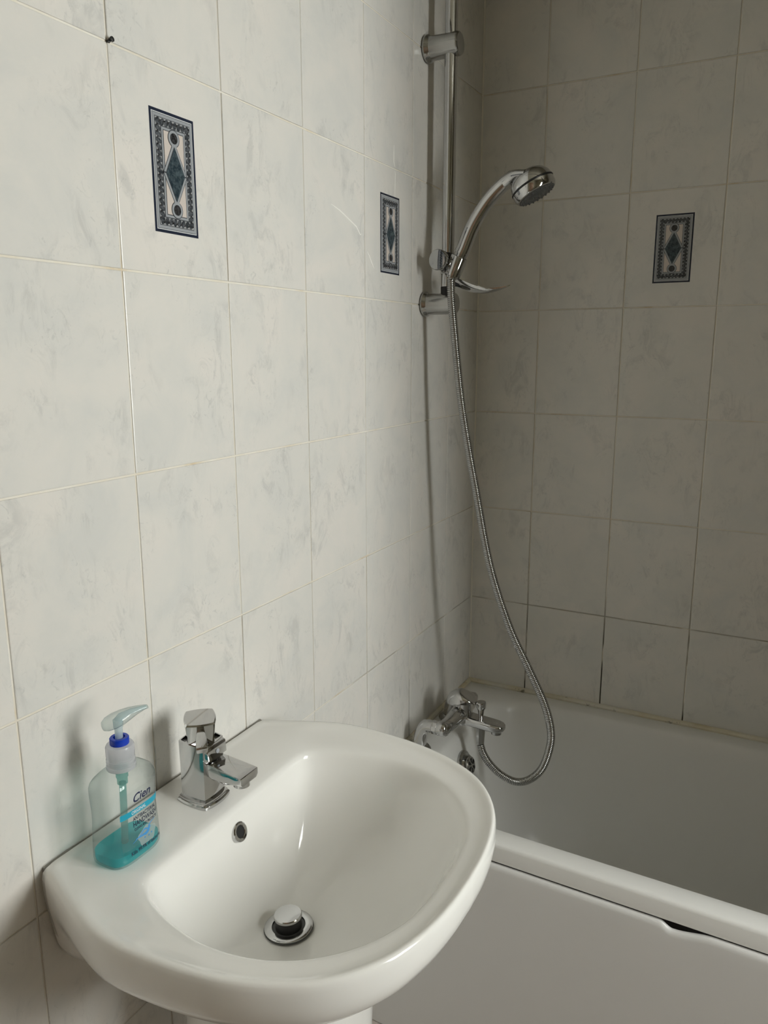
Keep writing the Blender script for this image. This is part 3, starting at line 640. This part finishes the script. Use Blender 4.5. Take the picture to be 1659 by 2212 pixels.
text('CLEANS AND PROTECTS', 0.0046, -0.0105, 0.0400, M['grey_ink'], lab, 'lettering', 0.0365, bold=0.00014)
text('Kills 99.9% of bacteria', 0.0066, -0.0180, 0.0115, M['grey_ink'], lab, 'lettering', 0.0490, bold=0.00018)
# splash emblem: milky cloud and a blue swirl
mb = MB(); cy, cz = 0.008, 0.0300; ring = []
for k in range(28):
    a = 2 * PI * k / 28; r = 0.0115 + 0.0012 * math.sin(5 * a); y = cy + r * 1.25 * math.cos(a); z = cz - 0.004 + r * math.sin(a); ring.append((front_x(y, z, 0.0003), y, z))
mb.add(ring, [tuple(range(28))]); mb.build('splash_cloud', M['milky'], lab)
mb = MB()
for pts, w in (([(-0.0150, 0.0262), (-0.004, 0.0300), (0.004, 0.0345), (0.010, 0.0325), (0.013, 0.0372), (0.022, 0.0395)], 0.0007), ([(-0.010, 0.0292), (0.0, 0.0285), (0.007, 0.0288), (0.0125, 0.0328), (0.012, 0.0360)], 0.0011), ([(0.002, 0.0300), (0.006, 0.0272), (0.012, 0.0290)], 0.0009)):
    sp_ = spline([(0, y, z) for y, z in pts], 6)
    mb.sweep([(front_x(p.y, p.z, 0.0004), p.y, p.z) for p in sp_], [(w * (0.35 + math.sin(PI * i / (len(sp_) - 1))), 0.00025) for i in range(len(sp_))], 6, flat=(0, 0.3, 1))
for y, z in ((0.004, 0.0232), (0.0105, 0.0225), (0.0150, 0.0240)):
    mb.sweep([(front_x(y, z, 0.0004), y - 0.0008, z), (front_x(y, z, 0.0004), y + 0.0008, z + 0.001)], [(0.0007, 0.0003), (0.0007, 0.0003)], 8, flat=(0, 0.3, 1))
mb.build('splash_swirl', M['blue_ink'], lab)

# ------------------------------------------------------------------ shower rail
RX, RY = 0.0555, -0.322
rail = thing('shower_rail', 'vertical chrome shower riser rail on wall brackets', 'rail', loc=(0, 0, 0))
b = MB(); b.lathe([(0.0128, 1.500), (0.0128, CEIL - 0.02)], (RX, RY, 0), n=32); b.build('rod', M['chrome'], rail)
for z in (2.012, 1.5115):
    b = MB(); b.lathe([(0.0, 0.0015), (0.0245, 0.0015), (0.0265, 0.004), (0.0262, 0.008), (0.0235, 0.0115), (0.0225, 0.016), (0.0222, 0.070), (0.0212, 0.0745), (0.0190, 0.0762), (0.0, 0.0768)], (0, RY, z), (1, 0, 0), 40)
    br = b.build('bracket', M['chrome_dull'], rail)
b = MB(); b.lathe([(0.0137, 1.5395), (0.0137, 1.583), (0.0125, 1.5845), (0.0, 1.5845)], (RX, RY, 0), n=32); b.build('sleeve', M['chrome'], rail)
b = MB(); b.lathe([(0.0, 1.5235), (0.0134, 1.5235), (0.0142, 1.526), (0.0142, 1.5455), (0.0136, 1.5465), (0.0, 1.5465)], (RX, RY, 0), n=32); b.build('rubber_collar', M['black'], rail)
# slider clamp with handset holder
sl = MB(); sl.lathe([(0.0, 1.5845), (0.0185, 1.5845), (0.0195, 1.586), (0.0195, 1.6105), (0.0185, 1.612), (0.0, 1.612)], (RX, RY, 0), n=32)
slo = sl.build('slider', M['chrome'], rail)
HA = Vector((0.42, 0.0, 0.90)).normalized()          # axis of the handset in its holder
HC = Vector((0.0865, -0.352, 1.5840))
b = MB(); b.lathe([(0.0155, -0.0200), (0.0172, -0.0195), (0.0182, 0.0185), (0.0176, 0.0195), (0.0150, 0.0195), (0.0142, 0.0)], HC, HA, 32); b.build('holder_cone', M['chrome'], slo)
for s in (-0.013, 0.0, 0.0125):
    p = HC + HA * s
    b = MB(); b.sweep([Vector((0.052, -0.350, p.z)), Vector((0.068, -0.356, p.z)), p + Vector((-0.004, -0.0165, 0))], [(0.0022, 0.0024)] * 3, 8); b.build('clamp_rib', M['chrome'], slo)
b = MB(); b.box((0.044, -0.352, 1.578), (0.070, -0.318, 1.6135)); b.build('clamp_block', M['black'], slo, bevel=0.003)
KA = Vector((-0.16, -1, 0.02)).normalized()
b = MB(); b.lathe([(0.0, -0.034), (0.0110, -0.034), (0.0135, -0.022), (0.0200, -0.014), (0.0208, -0.006), (0.0208, -0.002), (0.0196, 0.0), (0.0, 0.0008)], (0.0545, -0.376, 1.5965), KA, 40); kn = b.build('knob', M['chrome'], slo)
# curved chrome shelf blade under the holder
b = MB(); bl = []
for i in range(15):
    t = i / 14; x = lerp(0.060, 0.192, t); w = 0.018 * math.sin(PI * min(1, 0.30 + 0.70 * t)) ** 0.8 + 0.0006
    zc = 1.5530 - 0.0220 * math.sin(PI * 0.86 * t) + 0.001 * t; th = 0.0022 * (1 - 0.5 * t); cup = 0.018 * (1 - t) + 0.004
    row = []
    for k in range(9):
        q = -1 + 2 * k / 8; row.append((x, -0.316 + w * q, zc + cup * (q * q) * (w / 0.02) + th))
    for k in reversed(range(9)):
        q = -1 + 2 * k / 8; row.append((x, -0.316 + w * q, zc + cup * (q * q) * (w / 0.02) - th))
    bl.append(row)
b.loft(bl, True, True); b.build('shelf_blade', M['chrome'], rail, smooth=50)

# ------------------------------------------------------------------ handset
hs = thing('shower_handset', 'chrome hand shower resting in the rail holder', 'shower head', loc=(0, 0, 0))
b = MB(); b.lathe([(0.0, -0.026), (0.0105, -0.026), (0.0122, -0.024), (0.0135, 0.028), (0.0, 0.030)], HC, HA, 28); b.build('cone_nut', M['chrome_dull'], hs)
FN = Vector((0.480, 0.040, -0.870)).normalized()      # spray direction
HD = Vector((0.2420, -0.352, 1.7270))                   # centre of the spray face back
hp = spline([HC + HA * 0.027, (0.1040, -0.352, 1.620), (0.1225, -0.352, 1.6610), (0.1510, -0.352, 1.7020), (0.1820, -0.352, 1.7310), (0.2050, -0.352, 1.7440)], 8)
m_ = len(hp) - 1
b = MB(); b.sweep(hp, [(lerp(0.0150, 0.0142, i / m_) + 0.003 * sstep(0.85, 1.0, i / m_), lerp(0.0152, 0.0138, i / m_) + 0.001 * sstep(0.85, 1, i / m_)) for i in range(m_ + 1)], 24, flat=(0, 1, 0)); b.build('handle', M['chrome'], hs, smooth=50)
b = MB(); b.lathe([(0.0, -0.0185), (0.012, -0.0178), (0.024, -0.0148), (0.034, -0.0085), (0.0400, 0.0005), (0.0425, 0.010), (0.0425, 0.0130)], HD - FN * 0.010, FN, 48)
# teardrop neck of the shell towards the handle
nk = spline([(0.186, -0.352, 1.7350), (0.210, -0.352, 1.7445), (0.236, -0.352, 1.7430)], 6)
b.sweep(nk, [(lerp(0.0160, 0.036, i / (len(nk) - 1)), lerp(0.0140, 0.0110, i / (len(nk) - 1))) for i in range(len(nk))], 20, flat=(0, 1, 0))
b.build('head_shell', M['chrome'], hs, smooth=60)
b = MB(); b.lathe([(0.040, 0.001), (0.0418, 0.0025), (0.0418, 0.0045), (0.0425, 0.0055), (0.0420, 0.0160), (0.0395, 0.0205), (0.0370, 0.0215), (0.0365, 0.0185), (0.0, 0.0185)], HD, FN, 48); rg = b.build('head_ring', M['chrome'], hs)
b = MB(); b.lathe([(0.0416, 0.0), (0.0432, 0.0008), (0.0432, 0.0024), (0.0416, 0.003)], HD + FN * 0.001, FN, 48); b.build('joint_ring', M['black'], rg)
b = MB(); b.lathe([(0.0, 0.0180), (0.0366, 0.0180), (0.0366, 0.0212), (0.031, 0.0235), (0.018, 0.0225), (0.014, 0.0250), (0.0, 0.0260)], HD, FN, 40); fp = b.build('spray_plate', M['nozzle'], hs)
fa = FN.orthogonal().normalized(); fb = FN.cross(fa)
noz = bpy.data.meshes.new('nozzle'); tm = MB(); tm.lathe([(0.0022, 0.0), (0.0016, 0.0022), (0.0, 0.0026)], (0, 0, 0), FN, 8); noz.from_pydata(tm.v, [], tm.f); noz.materials.append(M['nozzle'])
for rr, cnt in ((0.0325, 22), (0.0265, 16), (0.009, 6)):
    for k in range(cnt):
        a = 2 * PI * k / cnt; o = bpy.data.objects.new('nozzle', noz); C.objects.link(o); o.parent = fp
        o.location = HD + FN * (0.0222 if rr > 0.02 else 0.0252) + (fa * math.cos(a) + fb * math.sin(a)) * rr

# ------------------------------------------------------------------ hose
HB = Vector((0.1555, -0.320, 0.513))                    # lower end, under the spout
hose_pts = [HC - HA * 0.026, (0.0765, -0.353, 1.5500), (0.0780, -0.353, 1.5230), (0.0835, -0.352, 1.4685), (0.1000, -0.348, 1.3248), (0.1180, -0.344, 1.2165), (0.1355, -0.340, 1.1270), (0.1715, -0.334, 0.9540), (0.2175, -0.329, 0.8205), (0.2640, -0.328, 0.7315), (0.3030, -0.327, 0.6550), (0.3200, -0.326, 0.6000), (0.3215, -0.325, 0.5560), (0.3060, -0.324, 0.4960), (0.2770, -0.323, 0.4580), (0.2440, -0.322, 0.4430), (0.2090, -0.321, 0.4500), (0.1820, -0.320, 0.4680), (0.1640, -0.320, 0.4910), HB]
hp = spline(hose_pts, 40)
# resample by length, ribbed
L_ = [0.0]
for i in range(1, len(hp)): L_.append(L_[-1] + (hp[i] - hp[i - 1]).length)
tot = L_[-1]; pitch = 0.0040; nr = int(tot / pitch); per = 4; S = nr * per
pts = []; rad = []; j = 0
for k in range(S + 1):
    d = tot * k / S
    while j < len(L_) - 2 and L_[j + 1] < d: j += 1
    t = (d - L_[j]) / max(1e-9, L_[j + 1] - L_[j]); pts.append(hp[j].lerp(hp[j + 1], t))
    rad.append((0.0074, 0.0087, 0.0090, 0.0087)[k % per])
hose = thing('shower_hose', 'ribbed chrome hose looping from the bath tap up to the hand shower', 'hose')
b = MB(); b.sweep(pts, rad, 14); b.build('hose', M['chrome_dull'], hose, smooth=80)

# ------------------------------------------------------------------ bath mixer on two pillars
MY = -0.320; MZ = 0.578; MXc = 0.104
mix = thing('bath_mixer', 'chrome bath shower mixer standing on the bath end', 'tap', loc=(0, 0, 0))
for s in (-1, 1):
    y = MY + s * 0.088
    b = MB(); b.lathe([(0.0, 0.0), (0.0265, 0.0), (0.0270, 0.003), (0.0225, 0.009), (0.0175, 0.012), (0.0, 0.012)], (0.040, y, BZ - 0.0005), (0, 0, 1), 32); b.build('pillar_flange', M['chrome_dull'], mix)
    pp = spline([(0.040, y, BZ + 0.006), (0.042, y, BZ + 0.028), (0.047, y, MZ - 0.014), (0.056, y, MZ - 0.002), (0.070, y, MZ), (0.076, y, MZ)], 6)
    mm_ = len(pp) - 1
    b = MB(); b.sweep(pp, [lerp(0.0158, 0.0135, i / mm_) for i in range(mm_ + 1)], 24); b.build('pillar', M['chrome'], mix, smooth=60)
    b = MB(); b.lathe([(0.0, 0.0), (0.0150, 0.0), (0.0162, 0.0015), (0.0162, 0.0115), (0.0150, 0.013), (0.0, 0.013)], (0.0735, y, MZ), (1, 0, 0), 10); b.build('union_nut', M['chrome'], mix, smooth=20)
    # arm of the body: from the union in to the centre block
    b = MB(); b.sweep(spline([(0.0935, y - s * -0.004, MZ), (0.0985, MY + s * 0.078, MZ + 0.001), (MXc, MY + s * 0.055, MZ + 0.004), (MXc + 0.002, MY + s * 0.030, MZ + 0.008), (MXc + 0.002, MY + s * 0.008, MZ + 0.008)], 5), [(lerp(0.0150, 0.020, k / 20), lerp(0.0165, 0.021, k / 20)) for k in range(21)], 20, flat=(0, 0, 1))
    b.lathe([(0.0, -0.003), (0.0155, -0.003), (0.0170, 0.0), (0.0168, 0.016), (0.0125, 0.021), (0.0, 0.022)], (0.0885, y, MZ), (1, 0, 0), 28)
    b.build('arm', M['chrome'], mix, smooth=50)
# centre block and cartridge
b = MB(); b.lathe([(0.0, -0.020), (0.022, -0.018), (0.0255, -0.010), (0.0250, 0.010), (0.0235, 0.022), (0.0225, 0.034), (0.0, 0.035)], (MXc + 0.004, MY, MZ), (0.05, 0, 1), 32); b.build('body', M['chrome'], mix, smooth=50)
# spout
b = MB(); sp = []
for x, zt, th, hw in ((0.104, 0.0055, 0.024, 0.0185), (0.125, 0.0040, 0.022, 0.0190), (0.150, 0.0015, 0.0200, 0.0200), (0.178, -0.0005, 0.0190, 0.0205), (0.196, -0.0015, 0.0185, 0.0195), (0.206, -0.0028, 0.0165, 0.0165), (0.2115, -0.005, 0.012, 0.0110), (0.2135, -0.008, 0.006, 0.005)):
    rr = rrect(-hw, hw, -th / 2, th / 2, min(0.006, th * 0.4, hw * 0.6), 0, 4)
    sp.append([(x, MY + p.x, MZ + zt - th / 2 + p.y) for p in rr])
b.loft(sp, True, True); spo = b.build('spout', M['chrome'], mix, smooth=45)
b = MB(); b.lathe([(0.0, 0.002), (0.0120, 0.002), (0.0120, -0.0085), (0.0105, -0.0095), (0.0, -0.008)], (0.1935, MY, MZ - 0.0195), (0, 0, 1), 24); b.build('aerator', M['chrome_dull'], spo)
b = MB(); b.lathe([(0.0, 0.0), (0.0100, 0.0), (0.0108, -0.004), (0.0108, -0.020), (0.0094, -0.046), (0.0, -0.046)], (0.1552, MY, MZ - 0.0150), (0, 0, 1), 8); b.build('hose_outlet', M['chrome_dull'], spo, smooth=20)
b = MB(); b.lathe([(0.0, 0.0), (0.0055, 0.0), (0.0048, 0.008), (0.0062, 0.012), (0.0082, 0.024), (0.0108, 0.028), (0.0112, 0.0395), (0.0104, 0.0425), (0.0, 0.043)], (0.1553, MY, MZ - 0.001), (0, 0, 1), 24); b.build('diverter_knob', M['chrome'], spo)
# lever: hood over the cartridge, pointing along the spout
b = MB(); lv = []
for i in range(13):
    t = i / 12; x = lerp(-0.030, 0.036, t)
    hw = 0.0265 * math.sqrt(max(0.0, 1 - ((t - 0.42) / 0.60) ** 2)) + 0.0008 if t < 0.98 else 0.006
    top = 0.0665 - 0.004 - 0.030 * max(0, t - 0.35) ** 1.6 * 1.5 - 0.020 * max(0, 0.30 - t) ** 1.3 * 3.0
    bot_ = 0.030 + 0.014 * sstep(0.25, 0.8, t) - 0.008 * sstep(0.85, 1.0, t)
    bot_ = min(bot_, top - 0.006); ring = []
    for k in range(16):
        a = PI * k / 15; ring.append((MXc + 0.004 + x, MY + hw * math.cos(a), MZ + bot_ + (top - bot_) * math.sin(a) ** 0.75))
    for k in range(1, 8):
        q = -1 + 2 * k / 8; ring.append((MXc + 0.004 + x, MY + hw * q, MZ + bot_ + 0.004 * (1 - q * q)))
    lv.append(ring)
b.loft(lv, True, True); b.build('lever', M['chrome'], mix, smooth=50)
